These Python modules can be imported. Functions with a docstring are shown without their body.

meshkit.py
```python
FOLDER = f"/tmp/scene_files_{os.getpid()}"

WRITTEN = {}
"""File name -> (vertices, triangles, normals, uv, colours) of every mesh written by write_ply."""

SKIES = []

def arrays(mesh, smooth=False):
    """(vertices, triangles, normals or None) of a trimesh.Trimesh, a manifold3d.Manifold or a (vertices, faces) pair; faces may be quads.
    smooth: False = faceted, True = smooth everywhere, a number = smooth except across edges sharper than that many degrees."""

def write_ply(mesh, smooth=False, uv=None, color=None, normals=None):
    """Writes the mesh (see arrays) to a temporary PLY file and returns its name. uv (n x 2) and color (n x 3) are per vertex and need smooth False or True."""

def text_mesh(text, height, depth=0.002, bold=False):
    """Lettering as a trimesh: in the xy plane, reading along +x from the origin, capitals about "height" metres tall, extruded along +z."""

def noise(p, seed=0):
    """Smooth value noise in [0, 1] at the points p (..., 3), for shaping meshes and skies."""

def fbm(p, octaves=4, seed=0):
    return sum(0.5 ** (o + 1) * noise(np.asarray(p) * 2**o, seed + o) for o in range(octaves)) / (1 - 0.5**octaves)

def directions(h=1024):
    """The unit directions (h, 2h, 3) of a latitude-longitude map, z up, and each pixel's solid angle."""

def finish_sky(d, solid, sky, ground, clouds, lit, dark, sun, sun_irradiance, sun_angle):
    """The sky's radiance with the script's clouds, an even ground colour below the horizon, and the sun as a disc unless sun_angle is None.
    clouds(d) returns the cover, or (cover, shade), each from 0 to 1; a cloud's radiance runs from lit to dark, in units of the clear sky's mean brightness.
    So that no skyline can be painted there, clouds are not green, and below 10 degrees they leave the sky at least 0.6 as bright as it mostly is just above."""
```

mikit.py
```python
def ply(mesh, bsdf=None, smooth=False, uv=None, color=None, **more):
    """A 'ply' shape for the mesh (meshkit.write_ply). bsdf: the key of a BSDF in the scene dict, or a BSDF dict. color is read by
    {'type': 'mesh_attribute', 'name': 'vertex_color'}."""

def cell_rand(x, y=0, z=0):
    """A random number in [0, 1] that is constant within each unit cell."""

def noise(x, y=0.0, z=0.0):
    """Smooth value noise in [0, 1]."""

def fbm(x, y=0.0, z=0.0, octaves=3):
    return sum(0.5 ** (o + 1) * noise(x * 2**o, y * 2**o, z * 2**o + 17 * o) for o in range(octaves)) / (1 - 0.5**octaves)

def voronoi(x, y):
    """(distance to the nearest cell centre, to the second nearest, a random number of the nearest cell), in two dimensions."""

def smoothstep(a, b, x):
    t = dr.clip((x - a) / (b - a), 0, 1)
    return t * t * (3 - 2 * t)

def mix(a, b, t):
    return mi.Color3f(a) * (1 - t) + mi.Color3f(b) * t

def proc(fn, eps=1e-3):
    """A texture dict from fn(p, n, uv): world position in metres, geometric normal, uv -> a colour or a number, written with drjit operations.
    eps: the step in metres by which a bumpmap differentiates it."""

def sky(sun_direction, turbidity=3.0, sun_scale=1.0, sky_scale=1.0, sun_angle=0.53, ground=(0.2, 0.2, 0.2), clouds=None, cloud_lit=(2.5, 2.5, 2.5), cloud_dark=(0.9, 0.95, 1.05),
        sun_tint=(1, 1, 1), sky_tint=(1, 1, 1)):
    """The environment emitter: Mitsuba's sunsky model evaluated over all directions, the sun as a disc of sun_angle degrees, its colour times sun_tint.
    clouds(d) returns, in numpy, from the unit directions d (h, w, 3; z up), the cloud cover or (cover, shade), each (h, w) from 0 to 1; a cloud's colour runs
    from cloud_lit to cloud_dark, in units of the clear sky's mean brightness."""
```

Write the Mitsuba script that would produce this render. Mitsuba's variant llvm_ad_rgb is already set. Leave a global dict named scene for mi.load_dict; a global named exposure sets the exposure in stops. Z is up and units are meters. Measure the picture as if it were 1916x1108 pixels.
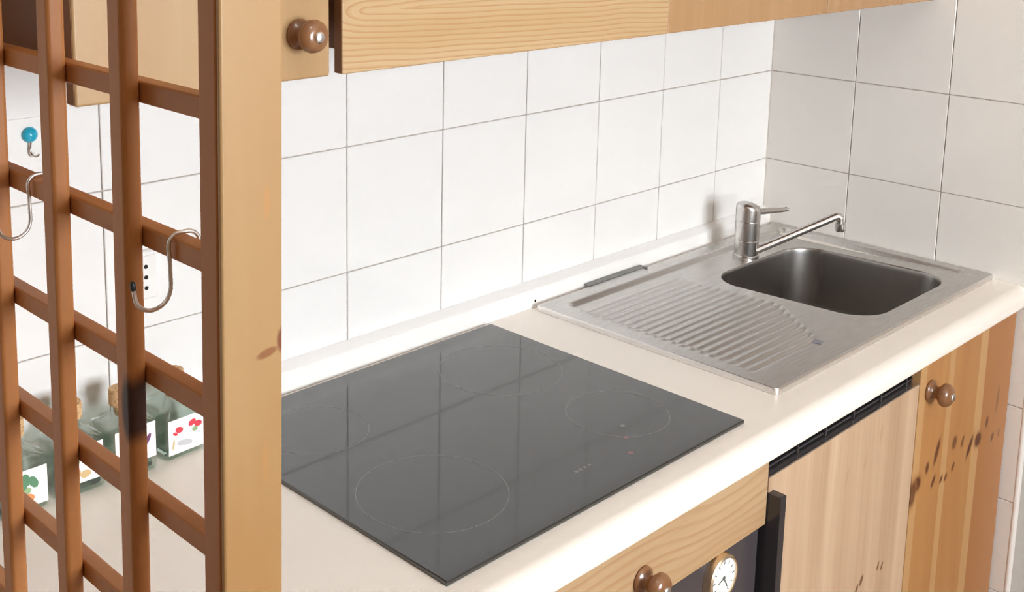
import math
import numpy as np, trimesh, manifold3d as m3, mitsuba as mi, drjit as dr
import mikit, meshkit
from mikit import noise, fbm, smoothstep, mix
from shapely.geometry import Polygon, Point, box as sbox
from scipy.spatial import Delaunay

# ------------------------------------------------------------------ camera, light, exposure
# Coordinates: x along the tiled back wall (right wall at x = 0), y into that wall (y = 0), heights are given
# relative to the worktop and raised by ZC when written, so the floor is z = 0.
ZC = 0.9
T = mi.ScalarTransform4f
scene, labels = {}, {}
exposure = -0.90
CAM = np.array([-2.2953, -1.3610, 0.7391])
yaw, pitch, roll, FOC = 0.77160, 0.17470, 0.01440, 2196.66
F = np.array([math.sin(yaw) * math.cos(pitch), math.cos(yaw) * math.cos(pitch), -math.sin(pitch)])
R0 = np.array([math.cos(yaw), -math.sin(yaw), 0.0]); U0 = np.cross(R0, F)
UPV = -math.sin(roll) * R0 + math.cos(roll) * U0
eye = CAM + [0, 0, ZC]
scene['camera'] = {'type': 'perspective', 'fov': math.degrees(2 * math.atan(1916 / 2 / FOC)), 'fov_axis': 'x', 'near_clip': 0.02,
                   'to_world': T().look_at(eye.tolist(), (eye + F).tolist(), UPV.tolist()),
                   'principal_point_offset_x': 102.27 / 1916, 'principal_point_offset_y': 375.66 / 1108}
WINDOW_LIGHT = [56.0, 59.5, 63.0]        # daylight through the window behind the viewer
FILL_LAMP_LIGHT = [16.0, 15.3, 14.0]             # unseen fill lamp, added to brighten the worktop from above

# ------------------------------------------------------------------ helpers
def numbered(key):
    if key not in scene and not any(k.startswith(key + '__') for k in scene):
        return key
    i = 1
    while f'{key}_{i:03d}' in scene or any(k.startswith(f'{key}_{i:03d}__') for k in scene):
        i += 1
    return f'{key}_{i:03d}'

def put(name, mesh, bsdf, parent=None, smooth=30, color=None, **more):
    key = numbered((parent + '__' if parent else '') + name)
    if hasattr(mesh, 'to_mesh'):
        m = mesh.to_mesh(); mesh = trimesh.Trimesh(m.vert_properties[:, :3], m.tri_verts, process=False)
    mesh = mesh.copy(); mesh.apply_translation([0, 0, ZC])
    scene[key] = mikit.ply(mesh, bsdf, smooth=smooth, color=color, **more)
    return key

def tag(key, label=None, cat=None, group=None, kind=None):
    d = labels.setdefault(key, {})
    for k, v in (('label', label), ('category', cat), ('group', group), ('kind', kind)):
        if v: d[k] = v
    return key

def hull(pts):
    return trimesh.convex.convex_hull(np.asarray(pts, float))

def cbox(x0, x1, y0, y1, z0, z1, c=0.001):
    """A box with chamfered edges."""
    c = min(c, (x1 - x0) * .45, (y1 - y0) * .45, (z1 - z0) * .45)
    P = []
    for x in (x0, x1):
        for y in (y0, y1):
            for z in (z0, z1):
                sx, sy, sz = (1 if x == x0 else -1), (1 if y == y0 else -1), (1 if z == z0 else -1)
                P += [(x + sx * c, y + sy * c, z), (x + sx * c, y, z + sz * c), (x, y + sy * c, z + sz * c)]
    return hull(P)

def rbox(x0, x1, y0, y1, z0, z1, r=0.003, n=3):
    """A box with rounded edges."""
    P = []
    a = np.linspace(0, np.pi / 2, n + 1)
    for sx in (-1, 1):
        for sy in (-1, 1):
            for sz in (-1, 1):
                cx = (x1 - r) if sx > 0 else (x0 + r); cy = (y1 - r) if sy > 0 else (y0 + r); cz = (z1 - r) if sz > 0 else (z0 + r)
                for t in a:
                    for p in a:
                        P.append((cx + sx * r * math.cos(t) * math.cos(p), cy + sy * r * math.cos(t) * math.sin(p), cz + sz * r * math.sin(t)))
    return hull(P)

def lathe(profile, n=40):
    """Profile of (radius, height) pairs turned about z."""
    pr = np.asarray(profile, float)
    a = np.linspace(0, 2 * np.pi, n, endpoint=False)
    v, f = [], []
    for r, z in pr:
        v += [(max(r, 1e-6) * math.cos(t), max(r, 1e-6) * math.sin(t), z) for t in a]
    for i in range(len(pr) - 1):
        for j in range(n):
            p, q = i * n + j, i * n + (j + 1) % n
            f += [(p, q, q + n), (p, q + n, p + n)]
    m = trimesh.Trimesh(v, f, process=False)
    m.merge_vertices(); m.update_faces(m.nondegenerate_faces()); m.remove_unreferenced_vertices()
    if m.is_watertight and m.volume < 0: m.invert()
    return m

def along(mesh, origin, axis):
    """The mesh with its z axis turned to axis and moved to origin."""
    m = mesh.copy()
    m.apply_transform(trimesh.geometry.align_vectors([0, 0, 1], np.asarray(axis, float) / np.linalg.norm(axis)))
    m.apply_translation(origin)
    return m

def tube(path, r, n=14, closed=True):
    p = np.asarray(path, float); r = np.broadcast_to(r, (len(p),))
    t = np.gradient(p, axis=0); t /= np.linalg.norm(t, axis=1, keepdims=True)
    u = np.cross(t[0], [0.3, 0.5, 0.81]); u /= np.linalg.norm(u)
    v, f = [], []
    for i in range(len(p)):
        u = u - t[i] * (u @ t[i]); u /= np.linalg.norm(u); w = np.cross(t[i], u)
        for k in range(n):
            a = 2 * np.pi * k / n
            v.append(p[i] + r[i] * (math.cos(a) * u + math.sin(a) * w))
    for i in range(len(p) - 1):
        for k in range(n):
            a, b = i * n + k, i * n + (k + 1) % n
            f += [(a, b, b + n), (a, b + n, a + n)]
    for end, base in ((0, 0), (len(p) - 1, (len(p) - 1) * n)):
        v.append(p[end]); c = len(v) - 1
        for k in range(n):
            a, b = base + k, base + (k + 1) % n
            f.append((c, b, a) if end == 0 else (c, a, b))
    m = trimesh.Trimesh(v, f, process=False); m.fix_normals()
    return m

def smooth_path(pts, n=40):
    from scipy.interpolate import splprep, splev
    tck, _ = splprep(np.asarray(pts, float).T, s=0, k=min(3, len(pts) - 1))
    return np.array(splev(np.linspace(0, 1, n), tck)).T

def extrude_x(profile_yz, x0, x1):
    """Polygon in (y, z) extruded along x."""
    m = trimesh.creation.extrude_polygon(Polygon(profile_yz), x1 - x0, engine='earcut')
    v = m.vertices
    return trimesh.Trimesh(np.c_[v[:, 2] + x0, v[:, 0], v[:, 1]], m.faces, process=False)

def extrude_z(poly, z0, z1):
    m = trimesh.creation.extrude_polygon(poly, z1 - z0, engine='earcut'); m.apply_translation([0, 0, z0]); return m

def mani(m):
    return m3.Manifold(m3.Mesh(np.asarray(m.vertices, np.float32), np.asarray(m.faces, np.uint32)))

def minus(a, *bs):
    a = a.copy(); a.merge_vertices(); r = mani(a)
    for b in bs:
        b = b.copy(); b.merge_vertices(); r = r - mani(b)
    return r

def join(*ms):
    return trimesh.util.concatenate(ms)

def arc(cx, cy, r, a0, a1, n=10):
    return [(cx + r * math.cos(math.radians(a)), cy + r * math.sin(math.radians(a))) for a in np.linspace(a0, a1, n)]

def rrect(x0, x1, y0, y1, r, n=10):
    return np.array(arc(x1 - r, y1 - r, r, 0, 90, n) + arc(x0 + r, y1 - r, r, 90, 180, n) + arc(x0 + r, y0 + r, r, 180, 270, n) + arc(x1 - r, y0 + r, r, 270, 360, n))

def loft(loops, cap0=False, cap1=False):
    """Surface through loops of equally many 3-D points."""
    L = np.asarray(loops, float); k, n = L.shape[:2]
    v = L.reshape(-1, 3).tolist(); f = []
    for i in range(k - 1):
        for j in range(n):
            a, b = i * n + j, i * n + (j + 1) % n
            f += [(a, b, b + n), (a, b + n, a + n)]
    for on, i in ((cap0, 0), (cap1, k - 1)):
        if on:
            v.append(L[i].mean(0)); c = len(v) - 1
            for j in range(n):
                a, b = i * n + j, i * n + (j + 1) % n
                f.append((c, b, a) if i == 0 else (c, a, b))
    return trimesh.Trimesh(v, f, process=False)

# ------------------------------------------------------------------ materials
def pr(base, rough=0.4, spec=0.5, **k):
    b = base if isinstance(base, dict) else {'type': 'rgb', 'value': list(base)}
    return {'type': 'principled', 'base_color': b, 'roughness': rough, 'specular': spec, **k}

def two(b):
    return {'type': 'twosided', 'bsdf': b}

def grain(u, a, b, light, dark, fine=220.0, wide=26.0, amount=0.55):
    """Wood colour: u along the grain, a and b across it (metres)."""
    w = noise(a * 7, b * 7, u * 1.6)
    bands = fbm(a * wide + w * 2.2, b * wide, u * 1.1, octaves=3)
    lines = noise(a * fine + w * 9, b * fine, u * 5.0)
    t = dr.clip((bands - 0.5) * 1.5 + 0.5, 0, 1) * 0.75 + lines * 0.25
    return mix(light, dark, dr.clip(t * amount * 2 - amount * 0.4, 0, 1))

def knotmark(col, du, dv, ru, rv, dark=(0.10, 0.035, 0.012), s=1.0):
    d = dr.sqrt(dr.square(du / ru) + dr.square(dv / rv))
    return mix(col, dark, (1 - smoothstep(0.55, 1.05, d)) * s)

LIGHT_PINE, MID_PINE = (0.66, 0.44, 0.235), (0.48, 0.27, 0.115)

def f_post(p, n, uv):
    z = p.z - ZC
    heart = smoothstep(.42, .10, z + (fbm(p.x * 30, z * 7) - .5) * .25)
    c = grain(p.z, p.x, p.y, mix((0.385, 0.24, 0.108), (0.345, 0.185, 0.066), heart), mix((0.32, 0.175, 0.068), (0.28, 0.125, 0.036), heart), fine=90, wide=18, amount=0.5)
    c = knotmark(c, p.x + 1.8235 + (z - .405) * -0.9, z - 0.402, 0.010, 0.0045, (0.20, 0.07, 0.025), 0.85)
    c = knotmark(c, p.x + 1.8125, z - 0.409, 0.006, 0.012, (0.16, 0.045, 0.02), 0.9)
    c = knotmark(c, p.x + 1.826, z - 0.516, 0.0035, 0.016, (0.40, 0.20, 0.07), 0.8)
    c = knotmark(c, p.x + 1.828, z - 0.315, 0.003, 0.02, (0.38, 0.19, 0.07), 0.7)
    return c

def f_lattice(p, n, uv):
    z = p.z - ZC
    c = grain(p.z, p.x, p.y, (0.45, 0.18, 0.055), (0.31, 0.11, 0.03), fine=60, wide=30, amount=0.5)
    # burnt-looking knot on the third batten from the wall
    return knotmark(c, p.y + 0.537, z - 0.318, 0.012, 0.034, (0.035, 0.014, 0.012), 0.97)

def f_lattice_bar(p, n, uv):
    return grain(p.y, p.x, p.z, (0.45, 0.18, 0.055), (0.31, 0.11, 0.03), fine=60, wide=30, amount=0.5)

def f_cab(p, n, uv):      # upper doors, upright grain
    t = noise(p.x * 9)
    return grain(p.z, p.x, p.y, mix((0.43, 0.30, 0.165), (0.40, 0.25, 0.12), t), (0.34, 0.20, 0.09), fine=260, wide=22, amount=0.45)

def f_door_up(p, n, uv):  # oranger upper doors at the corner
    return grain(p.z, p.x, p.y, (0.42, 0.25, 0.125), (0.33, 0.17, 0.07), fine=300, wide=30, amount=0.5)

def f_hood(p, n, uv):     # lying board with an arched flame figure
    z, x = p.z - ZC, p.x
    wob = fbm(x * 4, z * 9, 3.0)
    u = dr.maximum(x + 1.475, 0)
    d = dr.sqrt(dr.square((z - 0.604 + u * 0.012) * 1.0) + dr.square(dr.minimum(x + 1.462, 0) * 0.35) + 1e-7) - u * 0.012
    rings = d * 150 + (wob - .5) * 2.2
    s = rings - dr.floor(rings)
    late = smoothstep(0.45, 0.92, s) * (1 - smoothstep(0.94, 1.0, s))
    streak = noise(x * 6, p.y * 100, z * 500)
    base = mix((0.52, 0.375, 0.22), (0.45, 0.295, 0.145), fbm(x * 2.2, z * 26, 1.0))
    return mix(base, (0.40, 0.22, 0.095), dr.clip(late * 0.78 + (streak - .5) * 0.3, 0, 1))

def f_fascia(p, n, uv):   # lying board over the oven
    z = p.z - ZC
    rings = (z + fbm(p.x * 3.0, z * 14, 7.0) * 0.05 + p.x * 0.012) * 62
    s = rings - dr.floor(rings)
    late = smoothstep(0.35, 0.85, s) * (1 - smoothstep(0.9, 1.0, s))
    streak = noise(p.x * 8, z * 420)
    base = mix((0.49, 0.34, 0.20), (0.41, 0.26, 0.14), fbm(p.x * 5, z * 22))
    return mix(base, (0.37, 0.20, 0.09), dr.clip(late * (0.25 + 0.5 * noise(p.x * 4, z * 40, 5.0)) + (streak - .5) * 0.3, 0, 1))

def f_fridge(p, n, uv):   # pale veneer panel
    z = p.z - ZC
    c = grain(p.z, p.x, p.y, (0.57, 0.405, 0.27), (0.39, 0.24, 0.145), fine=300, wide=34, amount=0.6)
    for x0, z0, a, b in ((-.582, -.372, .0065, .011), (-.596, -.381, .005, .009), (-.5245, -.3705, .004, .009), (-.510, -.3766, .004, .009)):
        c = knotmark(c, p.x - x0 + (z - z0) * -0.35, z - z0, a, b, (0.13, 0.05, 0.02), 0.85)
    for x0, z0 in ((-.552, -.125), (-.600, -.155), (-.66, -.16)):
        c = knotmark(c, p.x - x0 - (z - z0) * 0.25, z - z0, 0.004, 0.018, (0.38, 0.21, 0.125), 0.35)
    return c

DOOR_KNOTS = ((-.141, -.2715, .0125, .016, 0, 1), (-.178, -.274, .006, .022, .55, 1), (-.2507, -.241, .008, .014, .1, .75), (-.2139, -.2512, .004, .012, .3, .8),
              (-.3247, -.2331, .006, .026, .35, .9), (-.3607, -.2518, .005, .012, .1, .9), (-.2476, -.2889, .0045, .009, .3, .8), (-.3983, -.2693, .013, .016, 0, 1),
              (-.3301, -.2882, .005, .012, .5, .9), (-.2965, -.2963, .004, .008, .4, .9), (-.2772, -.2992, .004, .008, .4, .8), (-.1048, -.2472, .005, .013, .1, .8),
              (-.071, -.2895, .0045, .011, .3, .8), (-.062, -.215, .004, .03, .1, .5), (-.413, -.283, .010, .026, 0, .8), (-.04, -.29, .003, .01, 0, .6))

def f_pine_door(p, n, uv):  # glued staves of knotty pine
    z = p.z - ZC
    edge = p.x + 0.004 * noise(p.z * 3, 2.0)
    sap = mi.Float(0)
    for x0, x1 in ((-.418, -.392), (-.300, -.277), (-.166, -.134)):
        sap = dr.maximum(sap, smoothstep(x0 - .003, x0 + .003, edge) * (1 - smoothstep(x1 - .003, x1 + .002, edge)))
    deep = smoothstep(-.136, -.130, edge)
    heart = grain(p.z, p.x, p.y, mix((0.43, 0.21, 0.073), (0.36, 0.15, 0.048), deep), (0.36, 0.15, 0.05), fine=200, wide=22, amount=0.45)
    c = mix(heart, grain(p.z, p.x, p.y, (0.53, 0.325, 0.15), (0.46, 0.26, 0.105), fine=200, wide=20, amount=0.4), sap * 0.65)
    for x0, z0, a, b, lean, s in DOOR_KNOTS:
        c = knotmark(c, (p.x - x0 - (z - z0) * lean), z - z0, a * 2.1, b * 1.6, (0.34, 0.155, 0.05), 0.6 * s)
        c = knotmark(c, (p.x - x0 - (z - z0) * lean), z - z0, a * 1.3 + .0012, b * 1.05, (0.10, 0.032, 0.014), s)
    return c

def f_knob(p, n, uv):
    return grain(p.y, p.x, p.z, (0.23, 0.105, 0.045), (0.15, 0.06, 0.022), fine=300, wide=90, amount=0.5)

def f_cork(p, n, uv):
    return mix((0.62, 0.41, 0.22), (0.38, 0.21, 0.09), smoothstep(0.45, 0.75, fbm(p.x * 420, p.y * 420, p.z * 420)))

def f_worktop(p, n, uv):
    return mix((0.86, 0.81, 0.74), (0.845, 0.79, 0.715), fbm(p.x * 14, p.y * 14, p.z * 14))

def f_tile(p, n, uv):
    return mix((0.87, 0.865, 0.85), (0.855, 0.845, 0.825), fbm(p.x * 9, p.y * 9, p.z * 9))

def f_brush(p, n, uv):
    return 0.13 + 0.05 * noise(p.x * 25, p.y * 500, p.z * 25)

def f_floor(p, n, uv):
    row = dr.floor(p.y / 0.14)
    c = grain(p.x, p.y, row * 3.1, (0.34, 0.235, 0.15), (0.26, 0.165, 0.095), fine=120, wide=20)
    e = dr.abs((p.y / 0.14 - row) - 0.5)
    return mix(c, (0.15, 0.09, 0.05), smoothstep(0.485, 0.495, e))

M = mikit.proc
scene['wood_post'] = pr(M(f_post), 0.42, 0.4)
scene['wood_lattice'] = pr(M(f_lattice), 0.45, 0.4)
scene['wood_lattice_bar'] = pr(M(f_lattice_bar), 0.45, 0.4)
scene['wood_cabinet'] = pr(M(f_cab), 0.38, 0.45)
scene['wood_corner_door'] = pr(M(f_door_up), 0.38, 0.45)
scene['wood_hood'] = pr(M(f_hood), 0.38, 0.45)
scene['wood_fascia'] = pr(M(f_fascia), 0.38, 0.45)
scene['wood_fridge'] = pr(M(f_fridge), 0.42, 0.4)
scene['wood_pine_door'] = pr(M(f_pine_door), 0.36, 0.45)
scene['wood_knob'] = pr(M(f_knob), 0.22, 0.6, clearcoat=0.5, clearcoat_gloss=0.9)
scene['wood_plinth_and_edge_shade'] = pr((0.24, 0.11, 0.045), 0.5, 0.4)  # plinth wood; also the painted shade on unlit board edges
scene['wood_carcass'] = pr((0.16, 0.065, 0.025), 0.5, 0.4)
scene['cork'] = pr(M(f_cork), 0.8, 0.2)
scene['worktop_laminate'] = pr(M(f_worktop), 0.33, 0.45)
scene['upstand_white'] = pr((0.87, 0.86, 0.84), 0.28, 0.5)
scene['tile_glaze'] = pr(M(f_tile), 0.13, 0.45)
scene['grout'] = pr((0.46, 0.42, 0.375), 0.9, 0.2)
scene['corner_grout'] = pr((0.66, 0.62, 0.57), 0.8, 0.2)
scene['tile_shaded'] = pr((0.80, 0.77, 0.725), 0.13, 0.45)  # same white tile, tinted beige to hold the side wall's shade
scene['wood_post_shaded'] = pr((0.40, 0.15, 0.04), 0.45, 0.4)  # brown stain deepened with the shade of the post's unlit side
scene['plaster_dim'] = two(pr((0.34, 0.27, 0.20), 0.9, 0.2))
scene['plaster'] = two(pr((0.78, 0.735, 0.67), 0.9, 0.2))
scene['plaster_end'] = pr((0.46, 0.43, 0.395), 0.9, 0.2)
scene['trim_white'] = pr((0.86, 0.83, 0.80), 0.3, 0.5)
scene['floor_wood'] = pr(M(f_floor), 0.4, 0.4)
scene['steel'] = two({'type': 'roughconductor', 'material': 'none', 'distribution': 'ggx', 'alpha': M(f_brush),
                      'specular_reflectance': {'type': 'rgb', 'value': [0.70, 0.685, 0.665]}})
scene['steel_bowl_darkened'] = two({'type': 'roughconductor', 'material': 'none', 'distribution': 'ggx', 'alpha': 0.12,
                            'specular_reflectance': {'type': 'rgb', 'value': [0.38, 0.36, 0.34]}})  # same steel as the deck, darkened to imitate the bowl's dark reflections
scene['chrome'] = two({'type': 'roughconductor', 'material': 'none', 'distribution': 'ggx', 'alpha': 0.07,
                       'specular_reflectance': {'type': 'rgb', 'value': [0.70, 0.68, 0.66]}})
scene['bright_steel'] = two({'type': 'roughconductor', 'material': 'none', 'distribution': 'ggx', 'alpha': 0.12,
                             'specular_reflectance': {'type': 'rgb', 'value': [0.82, 0.80, 0.79]}})
scene['hob_glass'] = {'type': 'roughplastic', 'distribution': 'ggx', 'alpha': 0.004, 'int_ior': 1.9, 'diffuse_reflectance': {'type': 'rgb', 'value': [0.022, 0.023, 0.022]}}
scene['hob_print'] = pr((0.16, 0.16, 0.155), 0.08, 0.6)
scene['hob_print_red'] = pr((0.22, 0.10, 0.10), 0.08, 0.6)
scene['black_plastic'] = pr((0.012, 0.012, 0.013), 0.3, 0.5)
scene['black_gloss'] = pr((0.03, 0.028, 0.032), 0.12, 0.6)
scene['oven_panel'] = pr((0.055, 0.048, 0.053), 0.22, 0.6)
scene['dark_rubber'] = pr((0.20, 0.20, 0.19), 0.5, 0.4)
scene['dial_white'] = pr((0.80, 0.80, 0.76), 0.3, 0.5)
scene['dial_ink'] = pr((0.10, 0.11, 0.11), 0.5, 0.3)
scene['brass'] = two({'type': 'roughconductor', 'material': 'none', 'distribution': 'ggx', 'alpha': 0.12,
                      'specular_reflectance': {'type': 'rgb', 'value': [0.85, 0.70, 0.50]}})
scene['sticker_blue'] = pr((0.22, 0.22, 0.26), 0.4, 0.4)
scene['white_plastic'] = pr((0.84, 0.83, 0.80), 0.25, 0.5)
scene['blue_plastic'] = pr((0.02, 0.36, 0.52), 0.2, 0.6)
scene['paper_white'] = pr((0.86, 0.85, 0.81), 0.5, 0.3)
for nm, c in dict(red=(0.62, 0.06, 0.08), green=(0.10, 0.24, 0.13), orange=(0.72, 0.27, 0.10), purple=(0.15, 0.05, 0.13), leaf=(0.30, 0.42, 0.22), ochre=(0.58, 0.42, 0.20), grey=(0.50, 0.50, 0.52)).items():
    scene['print_' + nm] = pr(c, 0.5, 0.3)
scene['jar_glass'] = {'type': 'thindielectric', 'int_ior': 1.5, 'ext_ior': 1.0, 'specular_transmittance': {'type': 'rgb', 'value': [0.86, 0.90, 0.875]}}
scene['base_glass'] = {'type': 'dielectric', 'int_ior': 1.5, 'ext_ior': 1.0, 'specular_transmittance': {'type': 'rgb', 'value': [0.80, 0.88, 0.83]}}

# ------------------------------------------------------------------ the room
GJ = 0.0009                                # half a joint
TW, TH, ZA, RT = 0.2004, 0.1986, 0.3501, 0.1987
XL, YR, ZF, ZT = -4.2, -2.85, -0.9, 1.65
wb = put('wall_back', cbox(XL, 0.2, 0.0032, 0.14, ZF, ZT, .0005), 'grout', smooth=False); tag(wb, 'white tiled back wall behind the cooker and sink', kind='structure')
tile_b = cbox(-TW / 2 + GJ, TW / 2 - GJ, -0.0, 0.0034, -TH / 2 + GJ, TH / 2 - GJ, 0.0009)
tile_b.apply_translation([0, 0, 0])
tb = mikit.ply(tile_b, 'tile_glaze', smooth=False)
rng = np.random.default_rng(4)
for r in range(-3, 5):
    zc = ZA - (r + .5) * TH + 3e-4
    if zc + TH / 2 < -0.06: continue
    for c in range(12):
        k = numbered('wall_back__tile')
        scene[k] = {**tb, 'to_world': T().translate([-(c + .5) * TW, float(rng.normal(0, .00012)), zc + ZC]).rotate([1, 0, 0], float(rng.normal(0, .05))).rotate([0, 0, 1], float(rng.normal(0, .05)))}
wr = put('wall_right', cbox(0.0032, 0.10, -0.596, 0.0, ZF, ZT, .0005), 'grout', smooth=False); tag(wr, 'white tiled side wall with shade painted in beige, to the right of the sink', kind='structure')
tile_r = mikit.ply(cbox(-0.0, 0.0034, -RT / 2 + GJ, RT / 2 - GJ, -TH / 2 + GJ, TH / 2 - GJ, 0.0009), 'tile_shaded', smooth=False)
for r in range(-3, 6):
    zc = ZA - (r + .5) * TH + 3e-4
    for c in range(3):
        if c < 2 and zc + TH / 2 < -0.06: continue
        k = numbered('wall_right__tile')
        scene[k] = {**tile_r, 'to_world': T().translate([float(rng.normal(0, .00012)), -(c + .5) * RT, zc + ZC]).rotate([0, 1, 0], float(rng.normal(0, .05))).rotate([0, 0, 1], float(rng.normal(0, .05)))}
put('corner_bead', cbox(-.0010, .0031, -.0010, .0031, ZF, ZT, .0003), 'corner_grout', wb, smooth=False)
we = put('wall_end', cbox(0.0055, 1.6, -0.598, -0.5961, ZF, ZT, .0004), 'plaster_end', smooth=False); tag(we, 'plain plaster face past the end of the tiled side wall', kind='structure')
tr = put('trim_1', trimesh.util.concatenate([along(lathe([(0, 0), (.0062, 0), (.0062, ZT - ZF), (0, ZT - ZF)], 20), (0.0045, -0.5985, ZF), (0, 0, 1))]), 'trim_white', smooth=40)
tag(tr, 'rounded white edge trim at the end of the tiled side wall', kind='structure')
fl = put('floor', cbox(XL, 1.6, YR, 0.0, ZF - .05, ZF, .0005), 'floor_wood', smooth=False); tag(fl, 'wooden floor of the kitchen', kind='structure')
ce = put('ceiling', cbox(XL, 1.6, YR, 0.14, ZT, ZT + .05, .0005), 'plaster', smooth=False); tag(ce, 'white ceiling', kind='structure')
wl = put('wall_left', cbox(XL - .1, XL, YR, 0.14, ZF, ZT, .0005), 'plaster_dim', smooth=False); tag(wl, 'taupe plaster wall on the left', kind='structure')
wf = put('wall_far', cbox(1.6, 1.7, YR, -0.598, ZF, ZT, .0005), 'plaster', smooth=False); tag(wf, 'white plaster wall on the far right', kind='structure')
WX0, WX1, WZ0, WZ1 = -1.78, -0.88, 0.15, 1.15
ww = put('wall_rear', minus(cbox(XL, 1.6, YR - .1, YR, ZF, ZT, .0005), cbox(WX0, WX1, YR - .2, YR + .1, WZ0, WZ1, .0005)), 'plaster', smooth=False); tag(ww, 'white plaster wall with a window, behind the viewer', kind='structure')
wn = 'window_1'; tag(wn, 'window behind the viewer that lights the kitchen', kind='structure')
put('frame', minus(cbox(WX0, WX1, YR - .06, YR - .01, WZ0, WZ1), cbox(WX0 + .04, (WX0 + WX1) / 2 - .02, YR - .1, YR + .1, WZ0 + .04, WZ1 - .04), cbox((WX0 + WX1) / 2 + .02, WX1 - .04, YR - .1, YR + .1, WZ0 + .04, WZ1 - .04)), 'white_plastic', wn, smooth=False)
pane = trimesh.Trimesh([(WX0 + .03, YR - .045, WZ0 + .03), (WX0 + .03, YR - .045, WZ1 - .03), (WX1 - .03, YR - .045, WZ1 - .03), (WX1 - .03, YR - .045, WZ0 + .03)], [(0, 1, 2), (0, 2, 3)], process=False)
put('pane', pane, 'white_plastic', wn, smooth=False, emitter={'type': 'area', 'radiance': {'type': 'rgb', 'value': WINDOW_LIGHT}})
lp = 'added_fill_lamp'; tag(lp, 'unseen fill lamp added on the ceiling above the viewer', 'lamp')  # added for overhead fill
put('base', along(lathe([(0, 0), (.19, 0), (.19, .03), (0, .03)], 32), (-1.72, -1.15, ZT - .0302), (0, 0, 1)), 'white_plastic', lp)
put('shade', along(lathe([(0, -.075), (.06, -.07), (.12, -.055), (.16, -.03), (.175, 0), (0, 0)], 32), (-1.72, -1.15, ZT - .0304), (0, 0, 1)), 'white_plastic', lp, smooth=True, emitter={'type': 'area', 'radiance': {'type': 'rgb', 'value': FILL_LAMP_LIGHT}})

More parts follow.
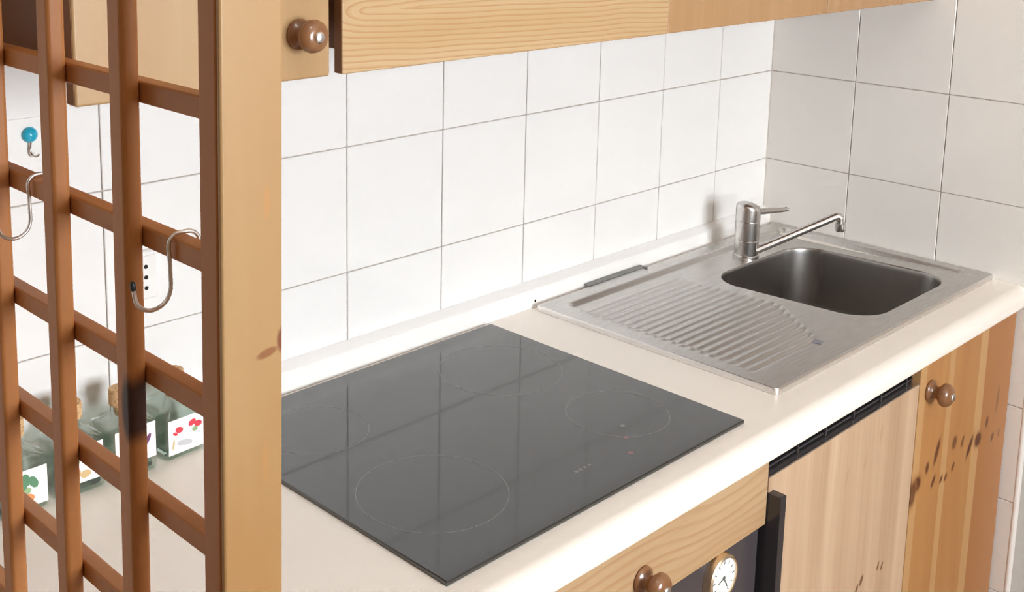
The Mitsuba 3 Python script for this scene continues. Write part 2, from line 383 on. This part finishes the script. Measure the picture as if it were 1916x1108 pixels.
# ------------------------------------------------------------------ worktop, upstand
XW = -1.8275
prof = [(-0.021, -0.040), (-0.021, 0.0)] + arc(-0.562, -0.0235, 0.0235, 90, 180, 10) + arc(-0.5755, -0.030, 0.010, 180, 270, 6)
wt_mesh = minus(extrude_x(prof, XW, -0.0008), cbox(-0.4375, -0.079, -0.4845, -0.1315, -0.1, 0.1))
wt = put('worktop', wt_mesh, 'worktop_laminate', smooth=25); tag(wt, 'long cream laminate worktop with a rounded front edge', 'worktop')
up = [(-0.0004, 0.0), (-0.0205, 0.0)] + [(-0.0203, 0.012), (-0.0190, 0.026)] + arc(-0.0135, 0.0290, 0.0055, 170, 100, 6) + [(-0.004, 0.0425), (-0.0004, 0.0430)]
us = put('upstand', extrude_x(up, XW, -0.0008), 'upstand_white', smooth=35); tag(us, 'white moulded upstand along the back of the worktop', 'upstand')
put('screw', along(lathe([(0, .0008), (.0022, .0004), (.0026, 0), (0, -.001)], 14), (-0.7885, -0.0199, 0.0115), (0, -1, .05)), 'dark_rubber', us)

# ------------------------------------------------------------------ ceramic hob
hb = 'ceramic_hob'; tag(hb, 'black glass ceramic hob set into the worktop', 'hob')
HX0, HX1, HY0, HY1 = -1.4968, -0.9168, -0.5352, -0.0345
put('glass_plate', rbox(HX0, HX1, HY0, HY1, 0.0002, 0.0056, .0016, 3), 'hob_glass', hb, smooth=40)
def ring(cx, cy, r, w=0.0011, n=96):
    a = np.linspace(0, 2 * np.pi, n, endpoint=False); c, s = np.cos(a), np.sin(a)
    o = [np.c_[cx + q * c, cy + q * s, np.full(n, z)] for q, z in ((r + w / 2, .0057), (r + w / 2, .00585), (r - w / 2, .00585), (r - w / 2, .0057))]
    return loft(o)
for cx, cy, r in ((-1.378, -0.384, 0.0945), (-1.380, -0.152, 0.0725), (-1.045, -0.180, 0.0955), (-1.033, -0.400, 0.0735)):
    put('cooking_zone_ring', ring(cx, cy, r), 'hob_print', hb, smooth=False)
marks = [cbox(-1.2105 + i * .0085, -1.2045 + i * .0085, -.4738, -.4685, .0057, .00585, .0001) for i in range(4)]
put('printed_mark', join(*marks), 'hob_print', hb, smooth=False)
for x, y in ((-1.085, -.455), (-1.115, -.487), (-1.06, -.43)):
    put('touch_mark', along(lathe([(0, 0), (.004, 0), (.004, .00015), (0, .00015)], 14), (x, y, .0057), (0, 0, 1)), 'hob_print_red' if x < -1.07 else 'hob_print', hb, smooth=False)

# ------------------------------------------------------------------ inset sink with drainer
sk = 'inset_sink'; tag(sk, 'stainless steel inset sink with ribbed drainer on the left of its bowl', 'sink')
SX0, SX1, SY0, SY1 = -0.8015, -0.0015, -0.5170, -0.0325
BX0, BX1, BY0, BY1, BR = -0.4276, -0.0887, -0.4743, -0.1418, 0.0675
ZD = 0.0100
def S(a, b, x):
    t = np.clip((x - a) / (b - a), 0, 1); return t * t * (3 - 2 * t)
def deck_z(x, y):
    z = np.full_like(x, ZD)
    front = S(-.50, -.12, y)
    back = 1 - S(-.0775, -.0615, y)                                   # step along the back
    left = S(-.7585, -.748, x - np.maximum(0, (y + .075)) * .9)
    z -= .0080 * back * left * front * (1 - S(-.034, -.022, x))
    # channel along the right edge
    d = np.hypot(x + .040, np.maximum(0, np.maximum(y + .075, -.458 - y)))
    z -= .0058 * (1 - S(.006, .0145, d))
    # flutes of the drainer
    xe = np.where(y > -.315, -.452, -.452 + (y + .315) * .80)
    pitch_ = .35 / 19
    k = (y + .105) / pitch_
    inside = S(-.2, .15, -k) * S(-19.3, -18.9, k)
    run = S(-.7735, -.763, x) * (1 - S(-.018, .0, x - xe))
    depth = .0020 + .0002 * S(.14, .30, -y) + .0012 * np.clip((x + .77) / .3, 0, 1) * S(.24, .34, -y)
    z -= depth * inside * run * (0.5 + 0.5 * np.cos(2 * np.pi * k))
    return z
xs = np.arange(SX0 + .003, SX1 - .0029, .004); ys = np.arange(SY0 + .003, SY1 - .0029, .0019)
gx, gy = np.meshgrid(xs, ys); P2 = np.c_[gx.ravel(), gy.ravel()]
rim = rrect(BX0, BX1, BY0, BY1, BR, 34)
lo = np.linspace(0, 1, 120, endpoint=False)
def dense(poly, step):
    out = []
    for a, b in zip(poly, np.roll(poly, -1, 0)):
        L = np.linalg.norm(b - a); n = max(1, int(round(L / step)))
        out += [a + (b - a) * i / n for i in range(n)]
    return np.array(out)
rim = dense(rim, .0025)
shape = Polygon(rim)
import shapely
near = shapely.contains_xy(shape.buffer(.0018), P2[:, 0], P2[:, 1])
edge_loop = dense(rrect(SX0 + .003, SX1 - .003, SY0 + .003, SY1 - .003, .006, 6), .004)
okp = ~near & shapely.contains_xy(Polygon(edge_loop).buffer(-.0012), P2[:, 0], P2[:, 1])
P2 = np.vstack([P2[okp], rim, edge_loop])
tri = Delaunay(P2).simplices
cen = P2[tri].mean(1)
keep = ~shapely.contains_xy(shape, cen[:, 0], cen[:, 1]) & shapely.contains_xy(Polygon(edge_loop), cen[:, 0], cen[:, 1])
tri = tri[keep]
v3 = np.c_[P2, deck_z(P2[:, 0], P2[:, 1])]
e1, e2 = P2[tri[:, 1]] - P2[tri[:, 0]], P2[tri[:, 2]] - P2[tri[:, 0]]
flip = (e1[:, 0] * e2[:, 1] - e1[:, 1] * e2[:, 0]) < 0
tri[flip] = tri[flip][:, ::-1]
put('drainer_deck', trimesh.Trimesh(v3, tri, process=False), 'steel', sk, smooth=True)
edge = []
for inset, z in ((.003, ZD), (.0022, ZD + .0004), (.0010, ZD - .0002), (.0002, ZD - .0020), (0, ZD - .0055), (0, .0004)):
    edge.append(np.c_[rrect(SX0 + inset, SX1 - inset, SY0 + inset, SY1 - inset, .009 - inset, 8), np.full(32, z)])
put('rolled_edge', loft(edge[::-1]), 'bright_steel', sk, smooth=60)
zr = deck_z(rim[:, 0], rim[:, 1])
bl = []
c2 = np.array([(BX0 + BX1) / 2, (BY0 + BY1) / 2])
def inset_loop(d):
    return dense(rrect(BX0 + d, BX1 - d, BY0 + d, BY1 - d, max(BR - d, .01), 34), 1.0)
base = rrect(BX0, BX1, BY0, BY1, BR, 34)
for d, z in ((0, None), (.0006, -.0006), (.0016, -.0022), (.0024, -.005), (.003, -.012), (.006, -.07), (.009, -.115), (.012, -.130), (.019, -.141), (.030, -.147), (.06, -.150), (.10, -.152), (.135, -.153)):
    ring2 = rrect(BX0 + d, BX1 - d, BY0 + d, BY1 - d, max(BR - d, .012), 34)
    zz = deck_z(ring2[:, 0], ring2[:, 1]) if z is None else np.minimum(deck_z(base[:, 0], base[:, 1]) + z, 1)
    bl.append(np.c_[ring2, zz])
put('bowl', loft(bl[::-1], cap0=True), 'steel_bowl_darkened', sk, smooth=50)
put('waste', along(lathe([(0, .0035), (.012, .004), (.03, .0035), (.038, .001), (.038, 0), (0, 0)], 30), (c2[0], c2[1], -.1450), (0, 0, 1)), 'chrome', sk)
st = cbox(-.0085, .0085, -.0075, .0075, 0, .0004, .0001); st.apply_transform(trimesh.transformations.rotation_matrix(.25, [0, 0, 1])); st.apply_translation([-.5825, -.4615, ZD + .0002])
put('sticker', st, 'sticker_blue', sk, smooth=False)
put('sealing_strip', join(cbox(-.655, -.485, -.0345, -.0222, .0106, .0130, .0008), cbox(-.489, -.484, -.043, -.0222, .0108, .0132, .0008)), 'dark_rubber', sk, smooth=False)

# ------------------------------------------------------------------ mixer tap
tp = 'mixer_tap'; tag(tp, 'chrome single lever mixer tap standing behind the sink bowl', 'tap')
TX, TY, TZ = -.2500, -.1150, deck_z(np.array([-.25]), np.array([-.115]))[0] + .0002
def up_at(prof, n=40): return along(lathe(prof, n), (TX, TY, TZ), (0, 0, 1))
put('base_ring', up_at([(0, 0), (.0262, 0), (.0267, .003), (.0260, .006), (.0245, .007), (0, .007)]), 'chrome', tp)
put('swivel', up_at([(0, .007), (.0238, .007), (.0241, .010), (.0241, .036), (.0232, .0372), (0, .0372)]), 'chrome', tp)
put('body', up_at([(0, .0374), (.0236, .0374), (.0244, .0384), (.0244, .076), (.0232, .0774), (0, .0774)]), 'chrome', tp)
head = lathe([(0, 0), (.0232, 0), (.0248, .0012), (.0250, .024), (.0243, .029), (.0216, .0330), (.0140, .0362), (0, .0372)], 40)
hv = head.vertices.copy(); hv[:, 2] += np.clip(hv[:, 2] - .012, 0, 1) * (-hv[:, 0] * 11 - hv[:, 1] * -6) * .7; head = trimesh.Trimesh(hv, head.faces, process=False)
put('head', along(head, (TX, TY, TZ + .0776), (0, 0, 1)), 'chrome', tp)
l0, l1 = np.array([TX + .014, TY - .010, TZ + .094]), np.array([-.170, -.160, .097])
lp_ = np.array([l0, l0 * .7 + l1 * .3, l0 * .35 + l1 * .65, l0 * .06 + l1 * .94, l1])
lev = tube(smooth_path(lp_, 16), np.r_[np.linspace(.0066, .0046, 15), .0030], 14)
put('lever', lev, 'chrome', tp, smooth=50)
put('lever_hole', along(lathe([(0, 0), (.0022, 0), (.0022, .0005), (0, .0005)], 12), l1 + (l0 - l1) * .08 + [0, 0, .0043], (.1, 0, 1)), 'black_plastic', tp)
s0, s1 = np.array([TX + .004, TY - .020, TZ + .0165]), np.array([-.1300, -.2440, .0915])
dirn = (s1 - s0) / np.linalg.norm(s1 - s0)
tip = s1 + dirn * .010 + np.array([0, 0, -.012])
pts = [s0, s0 + dirn * .004] + [s0 + (s1 - s0) * t for t in (.1, .25, .5, .75, .93)] + [s1, s1 + dirn * .0065 + [0, 0, -.0018], s1 + dirn * .010 + [0, 0, -.0065], tip, tip + [0.001, -.001, -.004]]
put('spout', tube(smooth_path(pts, 60), .0078, 18), 'chrome', tp, smooth=50)
put('aerator', along(lathe([(0, 0), (.0088, 0), (.0108, .001), (.0112, .012), (.0104, .0165), (.0092, .018), (0, .018)], 28), tip + np.array([.001, -.001, -.004]), (.06, -.06, -1)), 'chrome', tp)

# ------------------------------------------------------------------ turned knobs
def knob(parent, x, y, z, s=1.0):
    """Wooden knob on a front facing -y: flange, neck, mushroom cap, metal pin."""
    prof = [(0, 0), (.0172, 0), (.0180, .0012), (.0176, .0035), (.0150, .0055), (.0110, .0085), (.0098, .0115), (.0105, .0150), (.0150, .0185), (.0186, .0225), (.0192, .0265), (.0182, .0305), (.0150, .0345), (.0105, .0366), (.0066, .0368), (0, .0368)]
    k = put('knob', along(lathe(np.array(prof) * s, 36), (x, y, z), (0, -1, 0)), 'wood_knob', parent, smooth=60)
    put('metal_pin', along(lathe(np.array([(0, .0366), (.0066, .0366), (.0066, .0386), (.0052, .0402), (.0025, .0409), (0, .0410)]) * s, 20), (x, y, z), (0, -1, 0)), 'bright_steel', k)
    tag(k, 'turned brown knob with a metal pin')
    return k

# ------------------------------------------------------------------ wall cabinets and hood
YF, ZB = -0.360, 0.5355
def carcass(parent, x0, x1, z0, z1, y0, y1, t=.016, mat='wood_carcass', shelf=True):
    put('side_panel', cbox(x0, x0 + t, y0, y1, z0, z1), mat, parent, smooth=False)
    put('side_panel', cbox(x1 - t, x1, y0, y1, z0, z1), mat, parent, smooth=False)
    put('bottom_panel', cbox(x0 + t + .0002, x1 - t - .0002, y0, y1, z0, z0 + t), mat, parent, smooth=False)
    put('back_panel', cbox(x0 + t + .0002, x1 - t - .0002, y1 - .006, y1, z0 + t + .0002, z1 - t - .0002), mat, parent, smooth=False)
    put('top_panel', cbox(x0 + t + .0002, x1 - t - .0002, y0, y1, z1 - t, z1), mat, parent, smooth=False)
c1 = 'wall_cabinet'; tag(c1, 'pine wall cabinet with a round knob, left of the wide hood board', 'wall cabinet')
carcass(c1, -1.8085, -1.5165, .577, 1.25, YF + .0185, -.002)
d1 = put('door', rbox(-1.8090, -1.5150, YF, YF + .018, ZB, 1.25, .003), 'wood_cabinet', c1, smooth=30)
knob(c1 + '__door', -1.5560, YF - .0002, .5845, .93)
put('edge_shade_strip', cbox(-1.8097, -1.8091, YF + .002, YF + .016, ZB + .002, 1.248, .0002), 'wood_plinth_and_edge_shade', d1, smooth=False)  # thin dark strip painting shade onto the door's unlit left edge
hd = 'cooker_hood'; tag(hd, 'cooker hood behind a wide pine board, above the black hob', 'cooker hood')
put('front_board', rbox(-1.4985, -.8985, YF - .001, YF + .0135, ZB, 1.25, .002), 'wood_hood', hd, smooth=30)
put('edge_shade_strip', cbox(-1.4992, -1.4986, YF + .0004, YF + .0128, ZB + .001, 1.249, .0002), 'wood_plinth_and_edge_shade', hd + '__front_board', smooth=False)  # dark strip standing in for shade on the board's left end
put('housing', cbox(-1.4955, -.9005, YF + .0140, -.002, .562, 1.25), 'wood_carcass', hd, smooth=False)
for x0, x1, nm, lab in ((-.8975, -.4385, 'wall_cabinet', 'plain pine wall cabinet between the wide hood board and the corner cabinet'), (-.4365, -.003, 'wall_cabinet', 'pine wall cabinet at the tiled corner, farthest right above the sink')):
    c = numbered(nm); tag(c, lab, 'wall cabinet')
    put('door', rbox(x0, x1, YF, YF + .018, ZB, 1.25, .002), 'wood_corner_door', c, smooth=30)
    carcass(c, x0 + .0005, x1 - .0005, .577, 1.25, YF + .0185, -.002)

# ------------------------------------------------------------------ base units
YB, TOP = -0.568, -0.0402
bc = 'base_cabinet'; tag(bc, 'pine base cabinet under the left end of the worktop, behind the lattice', 'base cabinet')
put('carcass', cbox(XW, -1.502, YB + .0185, -.03, ZF + .1, TOP), 'wood_carcass', bc, smooth=False)
put('door', rbox(XW, -1.502, YB, YB + .018, ZF + .1, -.045, .002), 'wood_cabinet', bc)
ov = 'oven'; tag(ov, 'built in oven with a pine top board, black panel and round dial', 'oven')
put('housing', cbox(-1.499, -.8995, YB + .0190, -.03, ZF + .1, TOP), 'black_plastic', ov, smooth=False)
fa = put('fascia_board', rbox(-1.499, -.8990, YB, YB + .018, -.1475, -.043, .002), 'wood_fascia', ov)
tag(fa, 'lying pine board')
knob(fa, -1.190, YB - .0002, -.1075, 1.0)
put('control_panel', rbox(-1.499, -.9070, YB + .006, YB + .0185, ZF + .1, -.1485, .002), 'oven_panel', ov)
dl = put('dial', along(lathe([(0, 0), (.0335, 0), (.0340, .004), (.0330, .0120), (.0305, .0140), (.0288, .0135), (.0285, .0110), (0, .0110)], 48), (-1.0105, YB + .0058, -.181), (0, -1, 0)), 'brass', ov, smooth=40)
tag(dl, 'round white dial in a shiny metal bezel')
put('dial_face', along(lathe([(0, .0112), (.0283, .0112), (.0283, .0116), (0, .0116)], 40), (-1.0105, YB + .0058, -.181), (0, -1, 0)), 'dial_white', dl, smooth=False)
tk = []
for i in range(12):
    a = i * math.pi / 6; b = cbox(-.0007, .0007, -.0001, .0001, .0205, .0245 + (i % 3 == 0) * .001, .00002)
    b.apply_transform(trimesh.transformations.rotation_matrix(a, [0, 1, 0])); tk.append(b)
for a, L in ((-1.9, .013), (2.6, .018)):
    b = cbox(-.0009, .0009, -.0002, .0001, -.003, L, .00005); b.apply_transform(trimesh.transformations.rotation_matrix(a, [0, 1, 0])); tk.append(b)
tk.append(along(lathe([(0, 0), (.003, 0), (.003, .0006), (0, .0006)], 14), (0, 0, 0), (0, -1, 0)))
tkm = join(*tk); tkm.apply_translation([-1.0105, YB + .0058 - .0118, -.181])
put('dial_marks', tkm, 'dial_ink', dl, smooth=False)
fr = 'fridge'; tag(fr, 'under counter fridge with a pale wooden front panel and black grille', 'fridge')
put('body', cbox(-.8965, -.4400, YB + .0290, -.03, ZF + .1, -.046), 'black_plastic', fr, smooth=False)
put('front_panel', minus(rbox(-.8960, -.4215, YB, YB + .018, ZF + .1, -.0785, .0015), cbox(-.9, -.8810, YB - .1, YB + .1, -1.0, -.1000, .0002)), 'wood_fridge', fr)
put('panel_strip', cbox(-.8960, -.4215, YB + .0005, YB + .0182, -.0782, -.0765, .0004), 'bright_steel', fr, smooth=False)
for z in (-.073, -.0635, -.054):
    put('grille_slat', cbox(-.8955, -.4225, YB + .012, YB + .0285, z, z + .0035, .0006), 'black_gloss', fr, smooth=False)
for x in (-.803, -.721, -.633, -.5425, -.45):
    put('grille_rib', cbox(x - .0011, x + .0011, YB + .009, YB + .0118, -.0745, -.0465, .0003), 'oven_panel', fr, smooth=False)
gp = put('grip_strip', rbox(-.8968, -.8815, YB - .0205, YB + .0180, ZF + .1, -.1005, .0015), 'black_gloss', fr); tag(gp, 'upright black grip strip')
sc = 'sink_cabinet'; tag(sc, 'orange knotty pine base cabinet under the right end of the sink', 'base cabinet')
carcass(sc, -.4165, -.0065, ZF + .1, -.17, YB + .0185, -.03)
put('door', rbox(-.4175, -.0060, YB, YB + .018, ZF + .1, -.0425, .002), 'wood_pine_door', sc)
knob(sc + '__door', -.3790, YB - .0002, -.1010, 1.06)
pl = put('plinth', cbox(XW, -.0065, YB + .05, YB + .065, ZF + .0005, ZF + .0995), 'wood_plinth_and_edge_shade', smooth=False); tag(pl, 'dark plinth board under the base cabinets', 'plinth')

# ------------------------------------------------------------------ lattice screen in the foreground
ls = 'lattice_screen'; tag(ls, 'brown wooden lattice screen with a pale corner post, in the left foreground', 'lattice screen')
LEAN = 0.02
def lean(m):
    v = m.vertices.copy(); v[:, 1] -= LEAN * (v[:, 2] - .30); return trimesh.Trimesh(v, m.faces, process=False)
LZ0, LZ1 = ZF + .0005, 1.30
put('shaded_post_side', lean(rbox(-1.8638, -1.8124, -.6752, -.6520, LZ0, LZ1, .0025, 3)), 'wood_post_shaded', ls, smooth=40)  # rear part of the one post, coloured darker as its shaded side
pst = put('post_front', lean(rbox(-1.8640, -1.8122, -.6810, -.6754, LZ0, LZ1, .0024, 4)), 'wood_post', ls, smooth=40); tag(pst, 'pale pine post front with a dark knot')
LXA, LTH = -1.8615, .0165
for y in (-.404, -.5285, -.2795, -.155, -.0305):
    put('upright_batten', lean(rbox(LXA, LXA + LTH, y - .0112, y + .0112, LZ0, LZ1, .0042, 4)), 'wood_lattice', ls, smooth=40)
for k in range(-11, 7):
    z0 = .5700 - .1171 * (k + 5) + .1171 * 5
    if z0 < LZ0 + .01 or z0 > LZ1 - .03: continue
    put('cross_batten', rbox(LXA + LTH + .0002, LXA + LTH + .0162, -.6518, -.012, z0, z0 + .0178, .0026, 3), 'wood_lattice_bar', ls, smooth=40)

# ------------------------------------------------------------------ S-hooks on the lattice
def s_hook(y, zb, label):
    xf = LXA + LTH - .0026          # just proud of the cross batten's viewer side
    xb = LXA + LTH + .0162 + .0028
    zt = zb + .0178
    path = [(xb + .004, zt - .006), (xb + .0025, zt - .001), (xb - .003, zt + .0030), ((xf + xb) / 2, zt + .0038), (xf + .004, zt + .0030), (xf - .0005, zt - .0015), (xf - .001, zt - .012), (xf - .0005, zt - .030)]
    cx, cz, rr = xf - .0005 - .0155, zt - .0375, .0155
    path += [(cx + rr * math.cos(math.radians(a)), cz + rr * math.sin(math.radians(a))) for a in (-5, -35, -65, -95, -125, -155, -180)]
    path += [(cx - rr - .0005, cz + .004)]
    p3 = smooth_path([(a, y, b) for a, b in path], 60)
    h = numbered('s_hook'); tag(h, label, 'hook', 'steel hooks on the lattice')
    put('wire', tube(p3, .0017, 12), 'bright_steel', h, smooth=50)
    put('tip', along(lathe([(0, 0), (.0021, 0), (.0024, .002), (.0022, .0055), (.0012, .007), (0, .0073)], 14), p3[-1], p3[-1] - p3[-2]), 'black_plastic', h)
z2 = .5700 - .1171
s_hook(-.3400, z2, 'steel hook hanging on the lattice bar at the left edge, below the blue wall hook')
s_hook(-.5870, z2, 'steel hook hanging on the lattice bar next to the pale post')

# ------------------------------------------------------------------ on the tiled wall behind the lattice
so = 'wall_socket'; tag(so, 'white wall socket with dark holes on the tiles behind the lattice', 'socket')
put('cover_plate', rbox(-1.5900, -1.5330, -.0105, -.0004, .1950, .2620, .003), 'white_plastic', so)
for x in (-1.5540,):
    mo = put('socket_module', cbox(x - .0168, x + .0168, -.0120, -.0107, .2010, .2560, .0008), 'white_plastic', so, smooth=False)
    for dz in (.0147, 0, -.0147):
        put('pin_hole', along(lathe([(0, 0), (.0028, 0), (.0028, .0004), (0, .0004)], 16), (x + .002, -.0122, .2265 + dz), (0, -1, 0)), 'black_plastic', mo, smooth=False)
bh = 'wall_hook'; tag(bh, 'small blue suction hook on the white tiles, seen through the lattice', 'hook')
put('backing_plate', rbox(-1.7230, -1.6680, -.0016, -.0003, .4000, .4580, .0006), 'white_plastic', bh)
put('blue_disc', along(lathe([(0, 0), (.0092, 0), (.0096, .002), (.0088, .005), (.0060, .0075), (0, .0085)], 30), (-1.6965, -.0018, .4375), (0, -1, 0)), 'blue_plastic', bh, smooth=50)
put('metal_hook', tube(smooth_path([(-1.6965, -.006, .431), (-1.6972, -.0055, .424), (-1.6975, -.0055, .4165), (-1.696, -.009, .4125), (-1.693, -.014, .4125), (-1.691, -.016, .4150)], 30), .0014, 10), 'chrome', bh, smooth=50)

# ------------------------------------------------------------------ spice jars
def jar(cx, fy, rot, label, print_fn, z0, s=1.05):
    """Square glass jar with a cork: outer and inner skin in one mesh, label and print on the front."""
    t = numbered('spice_jar'); tag(t, label, 'jar', 'corked glass jars behind the lattice')
    w, h = .0318, .068 * s
    def place(m):
        m = m.copy(); m.apply_transform(trimesh.transformations.rotation_matrix(rot, [0, 0, 1])); m.apply_translation([cx, fy + w, .0004]); return m
    def sq(r, z, k=None): return np.c_[rrect(-r, r, -r, r, min(.007 * s, r * .9) if k is None else min(k, r * .999), 8), np.full(32, z)]
    outer = [sq(w - .003, 0), sq(w - .0008, .0012), sq(w, .004), sq(w, h * .86), sq(w - .001, h * .93, .010), sq(w - .0055, h, .018), sq(.0165, h + .0055 * s, .0165), sq(.0130, h + .0090 * s, .0130), sq(.0125, h + .0150 * s, .0125), sq(.0146, h + .0175 * s, .0146), sq(.0148, h + .0210 * s, .0148), sq(.0138, h + .0225 * s, .0138), sq(.0105, h + .0225 * s, .0105)]
    inner = [sq(.0100, h + .0215 * s, .0100), sq(.0098, h + .009 * s, .0098), sq(.0130, h + .0035 * s, .0130), sq(w - .0085, h - .0035, .016), sq(w - .0035, h * .90, .008), sq(w - .0032, .014), sq(w - .0050, .0120)]
    g = loft(outer + inner, cap0=True, cap1=True); g.merge_vertices(); 
    if g.volume < 0: g.invert()
    put('glass', place(g), 'jar_glass', t, smooth=40)
    gb = loft([sq(w - .0050, .0045), sq(w - .0042, .0052), sq(w - .0042, .0098), sq(w - .0050, .0104)], cap0=True, cap1=True); gb.merge_vertices()
    if gb.volume < 0: gb.invert()
    put('glass_base', place(gb), 'base_glass', t, smooth=40)
    put('cork', place(along(lathe([(0, 0), (.0092, 0), (.0098, .002), (.0106, .0125), (.0150, .0135), (.0158, .0145), (.0160, .0320), (.0150, .0345), (.0, .0350)], 28), (0, 0, h + .0030), (0, 0, 1))), 'cork', t, smooth=40)
    lb = put('paper_label', place(cbox(-w + .0035, w - .0035, -w - .0006, -w - .0002, z0, z0 + .0475, .0001)), 'paper_white', t, smooth=False)
    def blob(x, z, rx, rz, col, a=0):
        b = trimesh.creation.icosphere(2, 1.0); b.apply_scale([rx, .00012, rz]); b.apply_transform(trimesh.transformations.rotation_matrix(a, [0, 1, 0])); b.apply_translation([x, -w - .00070, z + z0 - .008])
        put('printed_vegetable', place(b), 'print_' + col, lb, smooth=False)
    print_fn(blob)
    return t
def radishes(b):
    for x, z, a in ((-.012, .040, .3), (.008, .044, -.4), (.017, .040, .2)): b(x, z, .0060, .0042, 'red', a)
    b(-.018, .036, .004, .0022, 'red', .6); b(.012, .034, .0045, .0035, 'leaf', 0); b(-.004, .020, .012, .0040, 'grey', .2); b(-.021, .022, .0015, .007, 'ochre', .2)
def peppers(b):
    b(-.010, .044, .009, .006, 'ochre', .3); b(.004, .030, .009, .008, 'orange', 0); b(-.004, .024, .008, .007, 'red', .3); b(.017, .034, .003, .008, 'purple', .5); b(.008, .017, .007, .004, 'ochre', 0)
def tomatoes(b):
    b(-.010, .022, .008, .007, 'orange', 0); b(.004, .018, .007, .005, 'ochre', 0); b(-.012, .038, .010, .005, 'leaf', .3)
def carrots(b):
    for x, z, a in ((-.010, .040, .3), (.002, .043, -.2), (.011, .038, -.5), (-.002, .034, 0)): b(x, z, .0050, .0085, 'green', a)
    b(-.004, .029, .012, .0060, 'leaf', 0); b(.002, .020, .010, .0055, 'orange', .2); b(-.008, .015, .010, .005, 'orange', -.3)
jar(-1.7620, -.0880, .02, 'glass jar with a green leaf and carrot label, leftmost behind the lattice', carrots, .007)
jar(-1.6890, -.0895, -.02, 'corked glass jar, second from the left behind the lattice', tomatoes, .015)
jar(-1.6205, -.0950, .02, 'corked glass jar with a red pepper and aubergine label, left of the radish jar', peppers, .019)
jar(-1.5440, -.0880, .05, 'corked glass jar with a red radish label, closest to the pale post', radishes, .007)
